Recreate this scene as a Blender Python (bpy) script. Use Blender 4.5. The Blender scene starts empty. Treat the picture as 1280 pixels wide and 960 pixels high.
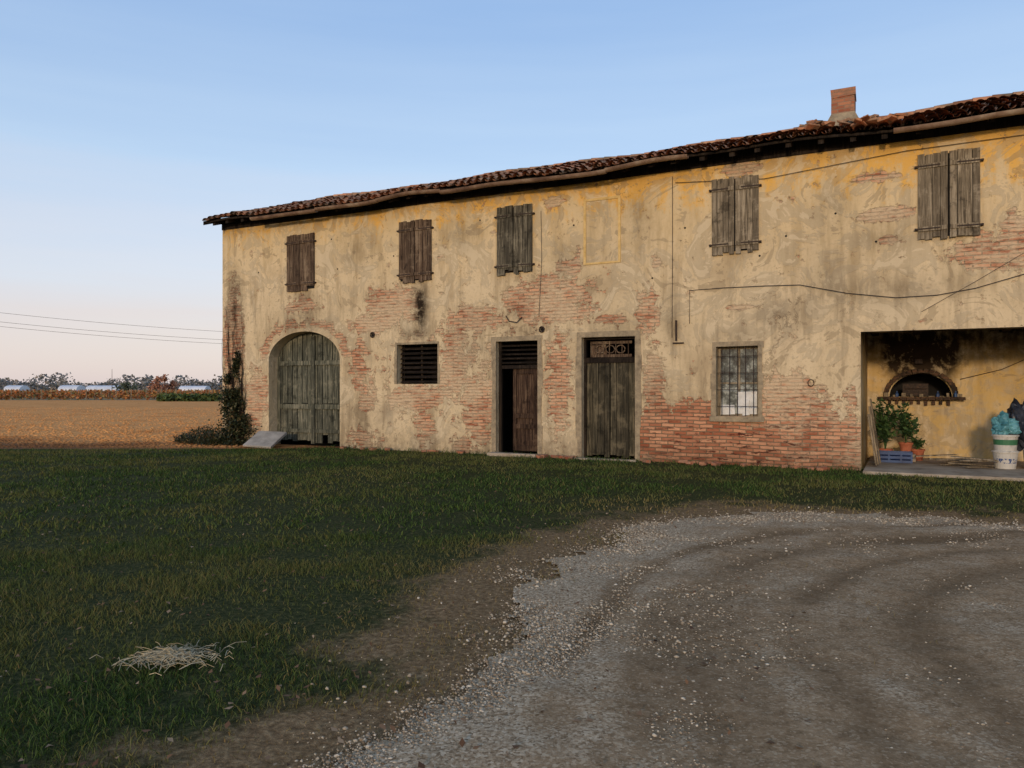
import bpy, math, random
import numpy as np
from mathutils import Vector, Matrix, noise as mnoise
random.seed(7); rng=np.random.default_rng(7)
scene=bpy.context.scene
CAMZ=1.53
# ---------------------------------------------------------------- material helper
class M:
    def __init__(s,name,rough=0.9,spec=0.2):
        s.m=bpy.data.materials.new(name); s.m.use_nodes=True; s.nt=s.m.node_tree
        s.b=s.nt.nodes['Principled BSDF']; s.b.inputs['Roughness'].default_value=rough
        s.b.inputs['Specular IOR Level'].default_value=spec
        s.tc=s.nt.nodes.new('ShaderNodeTexCoord').outputs['Object']
        s.sep=None
    def lk(s,a,b):
        if isinstance(a,(int,float)): b.default_value=a
        elif isinstance(a,(tuple,list)):
            b.default_value=tuple(a) if len(b.default_value)==len(a) else tuple(a)+(1,)
        else: s.nt.links.new(a,b)
    def xyz(s):
        if not s.sep:
            s.sep=s.nt.nodes.new('ShaderNodeSeparateXYZ'); s.lk(s.tc,s.sep.inputs[0])
        return s.sep.outputs
    def comb(s,x,y,z):
        n=s.nt.nodes.new('ShaderNodeCombineXYZ')
        for i,v in enumerate((x,y,z)): s.lk(v,n.inputs[i])
        return n.outputs[0]
    def scale(s,v,sc):
        n=s.nt.nodes.new('ShaderNodeVectorMath'); n.operation='MULTIPLY'
        s.lk(v,n.inputs[0]); n.inputs[1].default_value=sc; return n.outputs[0]
    def noise(s,scale,detail=5,rough=0.6,vec=None,dist=0):
        n=s.nt.nodes.new('ShaderNodeTexNoise'); s.lk(vec or s.tc,n.inputs['Vector'])
        n.inputs['Scale'].default_value=scale; n.inputs['Detail'].default_value=min(detail,4)
        n.inputs['Roughness'].default_value=rough; n.inputs['Distortion'].default_value=dist
        return n.outputs['Fac']
    def voro(s,scale,vec=None,feat='F1',out='Distance'):
        n=s.nt.nodes.new('ShaderNodeTexVoronoi'); n.feature=feat; s.lk(vec or s.tc,n.inputs['Vector'])
        n.inputs['Scale'].default_value=scale; return n.outputs[out]
    def math(s,op,a,b=0.0,clamp=False):
        n=s.nt.nodes.new('ShaderNodeMath'); n.operation=op; n.use_clamp=clamp
        s.lk(a,n.inputs[0]); s.lk(b,n.inputs[1]); return n.outputs[0]
    def step(s,v,a,b):
        n=s.nt.nodes.new('ShaderNodeMapRange'); n.interpolation_type='SMOOTHSTEP'
        s.lk(v,n.inputs[0]); n.inputs[1].default_value=a; n.inputs[2].default_value=b; return n.outputs[0]
    def ramp(s,f,stops):
        n=s.nt.nodes.new('ShaderNodeValToRGB'); cr=n.color_ramp
        while len(cr.elements)<len(stops): cr.elements.new(0.5)
        for e,(p,c) in zip(cr.elements,stops): e.position=p; e.color=tuple(c)+(1,)
        s.lk(f,n.inputs[0]); return n.outputs[0]
    def mix(s,f,a,b,mode='MIX'):
        n=s.nt.nodes.new('ShaderNodeMix'); n.data_type='RGBA'; n.blend_type=mode
        s.lk(f,n.inputs[0]); s.lk(a,n.inputs[6]); s.lk(b,n.inputs[7]); return n.outputs[2]
    def attr(s,name):
        n=s.nt.nodes.new('ShaderNodeAttribute'); n.attribute_name=name; return n.outputs['Color']
    def seprgb(s,c):
        n=s.nt.nodes.new('ShaderNodeSeparateColor'); s.lk(c,n.inputs[0]); return n.outputs
    def island(s):
        return s.nt.nodes.new('ShaderNodeNewGeometry').outputs['Random Per Island']
    def bump(s,h,strength=0.5,dist=0.02,normal=None):
        n=s.nt.nodes.new('ShaderNodeBump'); n.inputs['Strength'].default_value=strength
        n.inputs['Distance'].default_value=dist; s.lk(h,n.inputs['Height'])
        if normal: s.lk(normal,n.inputs['Normal'])
        return n.outputs[0]
    def out(s,col,normal=None,rough=None):
        s.lk(col,s.b.inputs['Base Color'])
        if normal: s.lk(normal,s.b.inputs['Normal'])
        if rough is not None: s.lk(rough,s.b.inputs['Roughness'])
        return s.m
def srgb(r,g,b):
    f=lambda c:((c/255+0.055)/1.055)**2.4 if c>10 else c/255/12.92
    return (f(r),f(g),f(b))

# ---------------------------------------------------------------- mesh helpers
def mesh_np(name,V,F,mat,parent=None,colors=None,smooth=False):
    V=np.asarray(V,dtype=np.float32); F=np.asarray(F,dtype=np.int32)
    me=bpy.data.meshes.new(name); me.vertices.add(len(V)); me.vertices.foreach_set('co',V.ravel())
    k=F.shape[1]; me.loops.add(F.size); me.loops.foreach_set('vertex_index',F.ravel())
    me.polygons.add(len(F)); me.polygons.foreach_set('loop_start',np.arange(0,F.size,k,dtype=np.int32))
    me.update(calc_edges=True)
    if colors is not None:
        a=me.color_attributes.new('msk','FLOAT_COLOR','POINT')
        a.data.foreach_set('color',np.asarray(colors,dtype=np.float32).ravel())
    if smooth: me.polygons.foreach_set('use_smooth',np.ones(len(F),dtype=bool))
    me.validate(); ob=bpy.data.objects.new(name,me); me.materials.append(mat)
    scene.collection.objects.link(ob)
    if parent: ob.parent=parent
    return ob
class MB:
    def __init__(s): s.v=[]; s.f=[]
    def add(s,vs,fs):
        o=len(s.v); s.v+= [tuple(v) for v in vs]; s.f+=[tuple(o+i for i in f) for f in fs]
    def box(s,x0,x1,y0,y1,z0,z1,jit=0,mtx=None):
        vs=[(x,y,z) for z in (z0,z1) for y in (y0,y1) for x in (x0,x1)]
        if jit: vs=[(a+random.uniform(-jit,jit),b+random.uniform(-jit,jit)*.3,c+random.uniform(-jit,jit)) for a,b,c in vs]
        if mtx: vs=[mtx@Vector(v) for v in vs]
        s.add(vs,[(0,2,3,1),(4,5,7,6),(0,1,5,4),(2,6,7,3),(0,4,6,2),(1,3,7,5)])
    def tube(s,pts,r,seg=6,r2=None,cap=True):
        pts=[Vector(p) for p in pts]; n=len(pts); vs=[];fs=[]
        for i,p in enumerate(pts):
            d=(pts[min(i+1,n-1)]-pts[max(i-1,0)]).normalized()
            up=Vector((0,0,1)) if abs(d.z)<.9 else Vector((1,0,0))
            a=d.cross(up).normalized(); b=d.cross(a)
            rr=r if r2 is None else r+(r2-r)*i/(n-1)
            for k in range(seg):
                t=2*math.pi*k/seg; vs.append(p+a*math.cos(t)*rr+b*math.sin(t)*rr)
        for i in range(n-1):
            for k in range(seg):
                fs.append((i*seg+k,i*seg+(k+1)%seg,(i+1)*seg+(k+1)%seg,(i+1)*seg+k))
        if cap: fs.append(tuple(range(seg))); fs.append(tuple((n-1)*seg+k for k in reversed(range(seg))))
        s.add(vs,fs)
    def lathe(s,cx,cy,prof,seg=20):
        vs=[];fs=[]
        for r,z in prof:
            for k in range(seg):
                t=2*math.pi*k/seg; vs.append((cx+r*math.cos(t),cy+r*math.sin(t),z))
        for i in range(len(prof)-1):
            for k in range(seg): fs.append((i*seg+k,i*seg+(k+1)%seg,(i+1)*seg+(k+1)%seg,(i+1)*seg+k))
        s.add(vs,fs)
    def obj(s,name,mat,parent=None,smooth=False,bevel=0):
        me=bpy.data.meshes.new(name); me.from_pydata(s.v,[],s.f); me.update()
        if smooth:
            for p in me.polygons: p.use_smooth=True
        ob=bpy.data.objects.new(name,me); me.materials.append(mat); scene.collection.objects.link(ob)
        if parent: ob.parent=parent
        if bevel:
            b=ob.modifiers.new('b','BEVEL'); b.width=bevel; b.segments=1
        return ob
def empty(name):
    e=bpy.data.objects.new(name,None); scene.collection.objects.link(e); return e

# ================================================================= FARMHOUSE frame
P0=Vector((-8.33,22.1,0)); D=Vector((0.8908,-0.4543,0)).normalized(); NI=Vector((-D.y,D.x,0))
house=empty('farmhouse')
house.matrix_world=Matrix(((D.x,NI.x,0,P0.x),(D.y,NI.y,0,P0.y),(0,0,1,0),(0,0,0,1)))
def toL(x,y):
    r=Vector((x,y,0))-P0; return r.dot(D),r.dot(NI)

WT=6.13; UEND=27.0; DEPTH=8.4
openings=dict(vent=(6.10,7.31,1.67,2.66), door1=(8.93,10.01,0.0,2.66), door2=(11.09,12.32,0.0,2.685),
              win=(14.04,14.87,0.99,2.41), portico=(16.74,23.2,0.0,2.62))
upper=[(2.48,3.44,4.21,5.72),(6.19,7.15,4.21,5.72),(8.97,9.89,4.22,5.78),(13.96,14.89,4.30,5.82),(17.69,18.67,4.27,5.81)]
ARU0,ARU1,ARS,ARR=1.78,4.28,2.32,0.78
arc_z=lambda u: ARS+ARR*math.sqrt(max(0,1-((u-(ARU0+ARU1)/2)/((ARU1-ARU0)/2))**2))**1.0
holes=list(openings.values())+[(ARU0,ARU1,0.0,3.2)]

patches=[(.42,2.6,.42,2.0,1.1),(1.3,1.3,.5,1.0,.95),(3.0,3.8,.9,.35,.7),(5.95,3.65,1.0,.6,.95),(5.3,3.2,.9,.25,.95),
(4.9,2.2,.4,.9,.75),(6.7,1.32,.95,.38,1),(6.95,.7,.4,.6,.85),(8.25,3.2,.85,.4,1),(7.8,2.2,.45,1.1,.95),(8.45,1.1,.55,1.0,.95),
(10.3,3.55,1.2,.6,.98),(9.5,3.6,.5,.4,.85),(10.8,4.3,.4,.25,.85),(12.6,3.2,.3,.7,.85),(11.7,3.05,.7,.14,.75),
(10.55,1.7,.4,1.4,.9),(12.95,.3,1.0,.85,1.2),(14.1,.3,1.4,.8,1.2),(15.45,.8,.85,1.0,1.3),(16.2,.25,1.0,.75,1.25),(13.6,.85,1.0,.45,1.15),
(14.5,5.98,.5,.14,1.1),(17.2,4.8,.6,.15,1),(17.0,5.5,.4,.12,.9),(18.9,3.95,.8,.36,1),(19.3,4.4,.5,.25,.9),(10.4,5.78,.35,.14,1),
(17.3,4.3,.3,.1,.8),(14.6,3.2,.4,.08,.85),(5.0,.3,.7,.35,.8),(8.1,.2,.6,.3,.75),(12.8,4.2,.2,.3,.65),(21.5,4.6,.9,.5,1),
(.5,.8,.5,.7,.85),(12.75,1.6,.28,1.1,.85),(16.6,1.2,.14,.7,.7),(1.2,5.4,.3,.12,.6),(5.2,1.3,.4,.5,.75),(24.5,2,1,1,.9),(15.2,1.6,.25,.5,.7),(3.0,3.35,1.6,.25,.6)]
stains=[(6.80,3.60,.28,.95,1.4),(.5,3.9,.4,1.2,.9),(3.0,3.4,1.2,.4,.5),(6.7,2.95,.5,.3,.7),(13.1,3.0,.25,.8,.45),(14.45,2.62,.6,.2,.4),
(11.7,2.85,.7,.25,.5),(9.5,2.85,.6,.25,.5),(5.0,.6,1.2,.8,.45),(2.96,4.0,.4,.3,.45),(9.4,3.3,.5,.2,.5),(17.2,3.4,1.6,.35,.4),(12.8,1.4,.4,1.0,.3),
(8.0,5.3,.7,.5,.4),(12.4,5.2,.5,.8,.4),(16.2,5.0,.5,.8,.35),(15.3,3.0,.9,.5,.35),(4.8,5.2,.8,.7,.4),(17.0,4.4,.8,.4,.3),(10.6,4.5,.4,.6,.35),(8.2,2.6,.7,.9,.3),(16.2,3.6,.5,1,.35)]
def field(U,Z,lst,k=0.62):
    F=np.zeros_like(U)
    for u,z,ru,rz,s in lst:
        d=np.sqrt(((U-u)/ru)**2+((Z-z)/rz)**2); F=np.maximum(F,s*np.clip(1.05-k*d,0,1))
    return F
def wall_colors(V):
    U=V[:,0]; Z=V[:,2]
    R=field(U,Z,patches)
    cu=(ARU0+ARU1)/2; rr=np.sqrt(((U-cu)/1.4)**2+((Z-ARS)/.95)**2)
    R=np.maximum(R,np.where((Z>ARS),0.66-2.2*np.abs(rr-1.08),0))
    bias=np.clip(1-((U-8)/5.2)**2,0,1)*np.clip(1-((Z-1.9)/2.1)**2,0,1)*.50
    R=np.maximum(R,bias); R=np.maximum(R,.27)
    G=field(U,Z,stains,0.9)
    G=np.maximum(G,np.clip(.55-Z*.9,0,1)); G=np.maximum(G,np.clip((Z-5.8)*1.2,0,.35))
    B=np.clip(1-((U-14.6)/2.6)**2,0,1)*np.clip(1.6-Z,0,1)
    return np.stack([R,G,B,np.ones_like(R)],1)

def plaster(name,use_attr=True,yellow=0.0):
    m=M(name,0.95,0.06); X,Y,Z=m.xyz()
    xx=m.math('ADD',X,Y)
    n1=m.noise(3.3,4,.74,dist=.3); n2=m.noise(.55,4,.6); n3=m.noise(17,4,.7)
    uvw=m.comb(m.math('ADD',xx,m.math('MULTIPLY',n2,.15)),m.math('ADD',Z,m.math('MULTIPLY',n2,.18)),0.0)
    if use_attr: c=m.seprgb(m.attr('msk')); R,G,Bq=c[0],c[1],c[2]
    else: R,G,Bq=0.18,m.math('ADD',.12,m.math('MULTIPLY',m.step(Z,1.7,2.8),.9 if yellow else 0.)),0.0  # portico walls darken upwards: soot plus shade under the ceiling, painted in
    if yellow:
        # chimney-smoke soot above the oven mouth
        dx=m.math('DIVIDE',m.math('SUBTRACT',X,17.8),.9); dz=m.math('DIVIDE',m.math('SUBTRACT',Z,2.15),.75)
        rr=m.math('ADD',m.math('MULTIPLY',dx,dx),m.math('MULTIPLY',dz,dz))
        G=m.math('ADD',G,m.math('MULTIPLY',m.math('SUBTRACT',1.0,m.step(rr,.1,1.1)),1.0))
    bt=m.nt.nodes.new('ShaderNodeTexBrick'); m.lk(uvw,bt.inputs['Vector'])
    bt.inputs['Scale'].default_value=1; bt.inputs['Brick Width'].default_value=.27; bt.inputs['Row Height'].default_value=.074
    bt.inputs['Mortar Size'].default_value=.010; bt.inputs['Mortar Smooth'].default_value=.3; bt.inputs['Bias'].default_value=0
    bt.inputs['Color1'].default_value=srgb(152,88,62)+(1,); bt.inputs['Color2'].default_value=srgb(212,158,122)+(1,)
    bt.inputs['Mortar'].default_value=srgb(132,114,90)+(1,)
    rown=m.noise(1.0,4,.7,vec=m.comb(m.math('MULTIPLY',xx,3.2),m.math('MULTIPLY',Z,12),0.))
    pale=m.math('SUBTRACT',m.math('ADD',m.math('MULTIPLY',n2,.6),m.math('MULTIPLY',rown,.7)),m.math('MULTIPLY',Bq,.18))
    bcol=m.mix(m.step(pale,.53,.72),bt.outputs['Color'],srgb(208,184,150))
    bcol=m.mix(m.math('MULTIPLY',m.step(rown,.54,.63),m.math('ADD',.35,m.math('MULTIPLY',Bq,.7))),bcol,srgb(88,46,36))
    bcol=m.mix(m.math('MULTIPLY',m.step(n3,.55,.7),.45),bcol,srgb(108,86,66))
    base=m.ramp(n2,[(.3,srgb(176,156,124)),(.46,srgb(206,186,150)),(.6,srgb(216,196,160)),(.75,srgb(170,153,126))])
    streak=m.noise(1.0,4,.7,vec=m.scale(m.comb(xx,Y,Z),(2.6,2.6,.42)))
    base=m.mix(m.math('MULTIPLY',m.step(streak,.46,.66),.65),base,srgb(154,136,108))
    base=m.mix(m.math('MULTIPLY',m.step(n3,.50,.72),.35),base,srgb(140,120,92))
    yl=m.math('ADD',m.math('ADD',Z,m.math('MULTIPLY',m.math('SUBTRACT',n1,.5),2.6)),m.math('MULTIPLY',X,.035))
    yl=m.math('ADD',yl,m.math('MULTIPLY',m.math('SUBTRACT',streak,.5),2.4))
    base=m.mix(m.math('MULTIPLY',m.step(yl,3.8,6.0),.32),base,srgb(222,190,132))
    base=m.mix(m.math('MULTIPLY',m.step(yl,5.75,6.5),.85),base,srgb(228,176,84))
    if yellow: base=m.mix(m.math('MULTIPLY',m.step(n1,.32,.62),yellow),base,srgb(216,180,106))
    blot=m.noise(1.15,4,.66,dist=1.2)
    base=m.mix(m.math('MULTIPLY',m.step(blot,.52,.54),.45),base,srgb(172,158,132))
    base=m.mix(m.math('MULTIPLY',m.step(blot,.60,.615),.45),base,srgb(222,204,170))
    base=m.mix(m.math('MULTIPLY',m.math('SUBTRACT',1.0,m.step(blot,.385,.40)),.5),base,srgb(150,133,106))
    cv=m.voro(.6,vec=m.comb(m.math('ADD',xx,m.math('MULTIPLY',n1,1.3)),m.math('ADD',Z,m.math('MULTIPLY',streak,.8)),0.0),feat='DISTANCE_TO_EDGE')
    crack=m.math('MULTIPLY',m.math('SUBTRACT',1.0,m.step(cv,.0,.007)),m.step(n2,.50,.60))
    base=m.mix(m.math('MULTIPLY',crack,.5),base,srgb(96,80,62))
    dirt_shade=m.math('MULTIPLY',G,m.step(m.math('ADD',n1,m.math('MULTIPLY',streak,.7)),.48,.98),True)  # stains and soot, plus the portico's painted upper shade
    bm=m.math('ADD',R,m.math('MULTIPLY',m.math('SUBTRACT',n1,.5),1.55))
    mask=m.step(bm,.50,.525); edge=m.step(bm,.43,.50)
    base=m.mix(m.math('MULTIPLY',m.math('SUBTRACT',edge,mask),.5),base,srgb(128,106,80))
    col=m.mix(mask,base,bcol)
    col=m.mix(dirt_shade,col,srgb(50,41,32))
    hgt=m.math('ADD',m.math('SUBTRACT',1.0,mask),m.math('MULTIPLY',mask,m.math('MULTIPLY',m.math('SUBTRACT',m.math('ADD',.75,rown),bt.outputs['Fac']),.7)))
    hgt=m.math('ADD',hgt,m.math('MULTIPLY',n3,.25)); hgt=m.math('ADD',hgt,m.math('MULTIPLY',n1,.15)); hgt=m.math('ADD',hgt,m.math('MULTIPLY',m.step(blot,.52,.54),.12))
    return m.out(col,m.bump(hgt,.9,.035))
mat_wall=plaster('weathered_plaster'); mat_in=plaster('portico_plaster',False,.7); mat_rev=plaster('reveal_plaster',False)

us=set(np.round(np.arange(0,UEND+.01,.09),4)); zs=set(np.round(np.linspace(0,WT,70),4))
def snap(S,vals):
    S=sorted(S)
    for val in vals:
        S=[x for x in S if abs(x-val)>.03 or x in vals]+[val]
    return sorted(set(S))
us=snap(us,[h[i] for h in holes for i in (0,1)]); zs=snap(zs,[h[i] for h in holes for i in (2,3)]+[0.0,WT])
us=np.array(us); zs=np.array(zs)
nu,nz=len(us),len(zs)
UU,ZZ=np.meshgrid(us,zs); V=np.stack([UU.ravel(),np.zeros(nu*nz),ZZ.ravel()],1)
F=[]
for j in range(nz-1):
    for i in range(nu-1):
        cu=(us[i]+us[i+1])/2; cz=(zs[j]+zs[j+1])/2
        if any(h[0]<cu<h[1] and h[2]<cz<h[3] for h in holes): continue
        a=j*nu+i; F.append((a,a+1,a+nu+1,a+nu))
Vl=V.tolist(); k=36; base=len(Vl)
for i in range(k+1):
    t=math.pi*(1-i/k); u=(ARU0+ARU1)/2+math.cos(t)*(ARU1-ARU0)/2; z0=ARS+ARR*math.sin(t)
    for j in range(5): Vl.append([u,0,z0+(3.2-z0)*j/4])
for i in range(k):
    for j in range(4):
        a=base+i*5+j; F.append((a,a+5,a+6,a+1))
V=np.array(Vl)
mesh_np('front_wall',V,np.array(F),mat_wall,house,colors=wall_colors(V))
def quad(mb,*p): mb.add(p,[tuple(range(len(p)))])
RV=4.2
def grid_wall(name,fn,na,nb_,mat):
    V=[];F=[]
    for j in range(nb_+1):
        for i in range(na+1): V.append(fn(i/na,j/nb_))
    for j in range(nb_):
        for i in range(na): a=j*(na+1)+i; F.append((a,a+1,a+na+2,a+na+1))
    V=np.array(V); c=np.zeros((len(V),4)); c[:,0]=.3; c[:,1]=np.clip(.4-V[:,2]*.8,0,1)
    mesh_np(name,V,np.array(F),mat,house,colors=c)
def ztop(v): return 6.10+min(v,DEPTH-v)*.345
grid_wall('gable_wall',lambda a,b:(0.0,a*DEPTH,b*(ztop(a*DEPTH))),40,20,mat_wall)
grid_wall('far_gable_wall',lambda a,b:(UEND,a*DEPTH,b*(ztop(a*DEPTH))),40,20,mat_wall)
grid_wall('rear_wall',lambda a,b:(a*UEND,DEPTH,b*6.1),40,12,mat_wall)
rv=MB(); RD=.34
for n,h in openings.items():
    u0,u1,z0,z1=h; d=RD
    if n!='portico':
        quad(rv,(u0,0,z0),(u0,d,z0),(u0,d,z1),(u0,0,z1)); quad(rv,(u1,0,z0),(u1,0,z1),(u1,d,z1),(u1,d,z0))
        quad(rv,(u0,0,z1),(u0,d,z1),(u1,d,z1),(u1,0,z1)); quad(rv,(u0,0,z0),(u1,0,z0),(u1,d,z0),(u0,d,z0))
pts=[(ARU0,0.0)]+[((ARU0+ARU1)/2+math.cos(math.pi*(1-i/24))*(ARU1-ARU0)/2,ARS+ARR*math.sin(math.pi*(1-i/24))) for i in range(25)]+[(ARU1,0.0)]
for a,b in zip(pts[:-1],pts[1:]): quad(rv,(a[0],0,a[1]),(a[0],.46,a[1]),(b[0],.46,b[1]),(b[0],0,b[1]))
rv.obj('opening_reveals',mat_rev,house)
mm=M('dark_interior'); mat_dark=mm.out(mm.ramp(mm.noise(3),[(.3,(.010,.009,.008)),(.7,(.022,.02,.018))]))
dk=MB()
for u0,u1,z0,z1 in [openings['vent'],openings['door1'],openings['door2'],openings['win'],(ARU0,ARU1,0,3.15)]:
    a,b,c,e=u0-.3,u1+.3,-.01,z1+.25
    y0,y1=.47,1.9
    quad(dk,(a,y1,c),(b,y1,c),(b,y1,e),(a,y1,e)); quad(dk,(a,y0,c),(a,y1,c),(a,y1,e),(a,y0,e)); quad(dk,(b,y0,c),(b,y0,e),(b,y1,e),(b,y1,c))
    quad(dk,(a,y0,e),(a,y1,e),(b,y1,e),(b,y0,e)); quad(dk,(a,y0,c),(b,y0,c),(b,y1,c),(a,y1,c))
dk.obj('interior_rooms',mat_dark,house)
pu0,pu1,_,pz=openings['portico']; PD=3.0
pr=MB()
quad(pr,(pu0,0,0),(pu0,PD,0),(pu0,PD,2.9),(pu0,0,2.9)); quad(pr,(pu1,0,0),(pu1,0,2.9),(pu1,PD,2.9),(pu1,PD,0))
# back wall with an arched oven opening
oc=17.78; ow=.60; oz0=1.375; oh=.50
quad(pr,(pu0,PD,0),(oc-ow,PD,0),(oc-ow,PD,2.9),(pu0,PD,2.9)); quad(pr,(oc+ow,PD,0),(pu1,PD,0),(pu1,PD,2.9),(oc+ow,PD,2.9))
quad(pr,(oc-ow,PD,0),(oc+ow,PD,0),(oc+ow,PD,oz0),(oc-ow,PD,oz0))
op=[(oc-math.cos(t)*ow,oz0+math.sin(t)*oh) for t in np.linspace(0,math.pi,25)]
for a,b in zip(op[:-1],op[1:]): quad(pr,(a[0],PD,a[1]),(b[0],PD,b[1]),(b[0],PD,2.9),(a[0],PD,2.9))
quad(pr,(pu0,.4,pz),(pu0,.4,2.9),(pu1,.4,2.9),(pu1,.4,pz)); quad(pr,(pu0,0,pz),(pu0,.4,pz),(pu1,.4,pz),(pu1,0,pz))
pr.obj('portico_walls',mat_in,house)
def wood(name,c1,c2,c3,spec=.12):
    m=M(name,.88,spec); X,Y,Z=m.xyz()
    isl=m.island()
    v=m.comb(m.math('ADD',m.math('MULTIPLY',X,26),m.math('MULTIPLY',isl,50)),m.math('MULTIPLY',Y,20),m.math('MULTIPLY',Z,1.6))
    n=m.noise(1,5,.7,vec=v,dist=.4); n2=m.noise(2.6,5,.75)
    col=m.ramp(n,[(.32,c1),(.5,c2),(.68,c3)])
    dk_=tuple(x*.45 for x in c1)
    col=m.mix(m.math('MULTIPLY',m.math('SUBTRACT',isl,.35),.8,True),col,c1)
    col=m.mix(m.math('MULTIPLY',m.step(n2,.52,.68),.55),col,c3)
    col=m.mix(m.math('MULTIPLY',m.math('SUBTRACT',1.0,m.step(n2,.33,.44)),.6),col,dk_)
    return m.out(col,m.bump(n,.8,.012))
w_brown=wood('old_brown_wood',srgb(52,42,35),srgb(96,78,62),srgb(142,124,102))
w_greengrey=wood('old_green_grey_wood',srgb(46,48,41),srgb(90,91,78),srgb(142,138,118))
w_gg3=wood('old_grey_shutter_wood',srgb(52,49,41),srgb(94,88,74),srgb(140,132,112))
w_door=wood('weathered_door_wood',srgb(36,34,28),srgb(74,69,55),srgb(120,110,88))
w_grey=wood('old_grey_wood',srgb(80,71,58),srgb(130,117,96),srgb(172,158,134))
w_dark=wood('old_dark_wood',srgb(24,20,17),srgb(42,35,29),srgb(64,54,44))
w_red=wood('door_brown_wood',srgb(38,28,23),srgb(68,52,42),srgb(108,88,70))
mm=M('rusty_iron',.7,.3); mat_iron=mm.out(mm.ramp(mm.noise(30),[(.35,srgb(38,30,26)),(.6,srgb(62,48,38)),(.8,srgb(96,70,52))]))
mm=M('cement_trim'); mat_cem=mm.out(mm.ramp(mm.noise(4,5,.75),[(.3,srgb(116,104,86)),(.5,srgb(150,136,112)),(.7,srgb(178,160,130))]),mm.bump(mm.noise(20,5),.6,.02))
mm=M('ochre_trim'); mat_och=mm.out(mm.ramp(mm.noise(4,5,.75),[(.3,srgb(190,158,96)),(.5,srgb(212,180,118)),(.7,srgb(222,194,140))]),mm.bump(mm.noise(20,5),.6,.02))

def shutter(u0,u1,z0,z1,mat,ang=(0,0)):
    e=house
    ml=MB(); hw=(u1-u0)/2-.008; iron=MB()
    for side in (0,1):
        hx=u0 if side==0 else u1; sg=1 if side==0 else -1
        a=ang[side]*sg
        mt=Matrix.Translation((hx,-.035,0))@Matrix.Rotation(-a,4,'Z')
        n=4; w=hw/n
        for k in range(n):
            x0=sg*(k*w+.004); x1=sg*((k+1)*w-.006)
            lo,hi=min(x0,x1),max(x0,x1)
            dz=random.uniform(-.035,.03) ; dt=random.uniform(-.02,.015)
            if random.random()<.3: dz+=.08
            ml.box(lo,hi,-.014+random.uniform(-.005,.005),.014,z0+dz,z1+dt,.005,mt)
        for zz in (z0+.18,z1-.22,):
            lo,hi=min(0,sg*hw),max(0,sg*hw)
            ml.box(lo+.01,hi-.01,-.036,-.0145,zz-.04,zz+.04,.003,mt)
            iron.box(min(-sg*.05,sg*hw*.75),max(-sg*.05,sg*hw*.75),-.044,-.037,zz-.012,zz+.012,0,mt)
    for zz in (z0+.18,z1-.22):
        for hx in (u0-.03,u1+.03): iron.box(hx-.02,hx+.02,-.06,.01,zz-.02,zz+.02)
    ml.obj('shutter_planks',mat,e); iron.obj('shutter_hinges',mat_iron,e)
    rc=MB(); rc.box(u0+.02,u1-.02,-.006,.02,z0+.03,z1-.02); rc.obj('shutter_backing',mat_dark,e)
shutter(*upper[0],w_brown,(.02,.03)); shutter(*upper[1],w_brown,(.02,.04)); shutter(*upper[2],w_gg3,(.10,.14))
shutter(*upper[3],w_grey,(.03,.05)); shutter(*upper[4],w_grey,(.06,.08))
fr=MB(); u0,u1,z0,z1=11.14,12.0,4.29,5.74
fr.box(u0,u0+.055,-.022,0.01,z0,z1,.003); fr.box(u1-.055,u1,-.022,.01,z0,z1,.003); fr.box(u0+.055,u1-.055,-.021,.01,z1-.055,z1,.003); fr.box(u0+.055,u1-.055,-.021,.01,z0,z0+.04,.003)
fr.obj('blind_window_frame',mat_och,house)
fr=MB(); fr.box(u0+.058,u1-.058,-.006,.01,z0+.043,z1-.058,0); fr.obj('blind_window_panel',mat_rev,house)
fr=MB()
def trim(u0,u1,z0,z1,w,bottom=False,p=.012):
    z=z0
    while z<z1+w-.01:
        h=min(random.uniform(.25,.5),z1+w-z); 
        fr.box(u0-w+random.uniform(-.03,.02),u0,-p,.02,z,z+h,.0); fr.box(u1,u1+w+random.uniform(-.02,.03),-p,.02,z,z+h,.0); z+=h
    fr.box(u0,u1,-p-.002,.02,z1,z1+w,.005)
    if bottom: fr.box(u0-w-.03,u1+w+.03,-p-.05,.02,z0-w-.02,z0-.003,.006)
trim(*openings['door1'],.11); trim(*openings['door2'],.12); trim(*openings['win'],.09,True); trim(*openings['vent'],.05,False,.008)
fr.obj('plaster_surrounds',mat_cem,house)
ad=MB(); um=(ARU0+ARU1)/2+.06; y=.36
n=14; xs=np.linspace(ARU0,ARU1,n+1)
for i in range(n):
    a,b=xs[i]+.008,xs[i+1]-.010
    zm=1.12+random.uniform(-.02,.02)
    z0=.08+random.uniform(-.04,.08) if i!=9 else .3
    ad.box(a,b,y+random.uniform(-.012,.010),y+.03,z0,zm,.005); ad.box(a,b,y+random.uniform(-.012,.010),y+.03,zm+.02,2.22,.005)
    za,zb=arc_z(a),arc_z(b); yo=y+random.uniform(-.01,.01)
    ad.add([(a,yo,2.25),(b,yo,2.25),(b,yo,max(zb,2.27)),(a,yo,max(za,2.27))],[(0,1,2,3)])
for zz,h in ((1.0,.13),(2.2,.12),(.35,.10)):
    ad.box(ARU0+.14,um-.07,y-.045,y-.014,zz,zz+h,.004); ad.box(um+.07,ARU1-.14,y-.045,y-.014,zz,zz+h,.004)
ad.box(um-.06,um+.06,y-.06,y-.014,.05,3.0,.004)
ad.box(ARU0+.01,ARU0+.13,y-.05,y-.015,.05,2.45,.004); ad.box(ARU1-.13,ARU1-.01,y-.05,y-.015,.05,2.45,.004)
ad.obj('arched_barn_door',w_greengrey,house)
vt=MB(); u0,u1,z0,z1=openings['vent']
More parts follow.
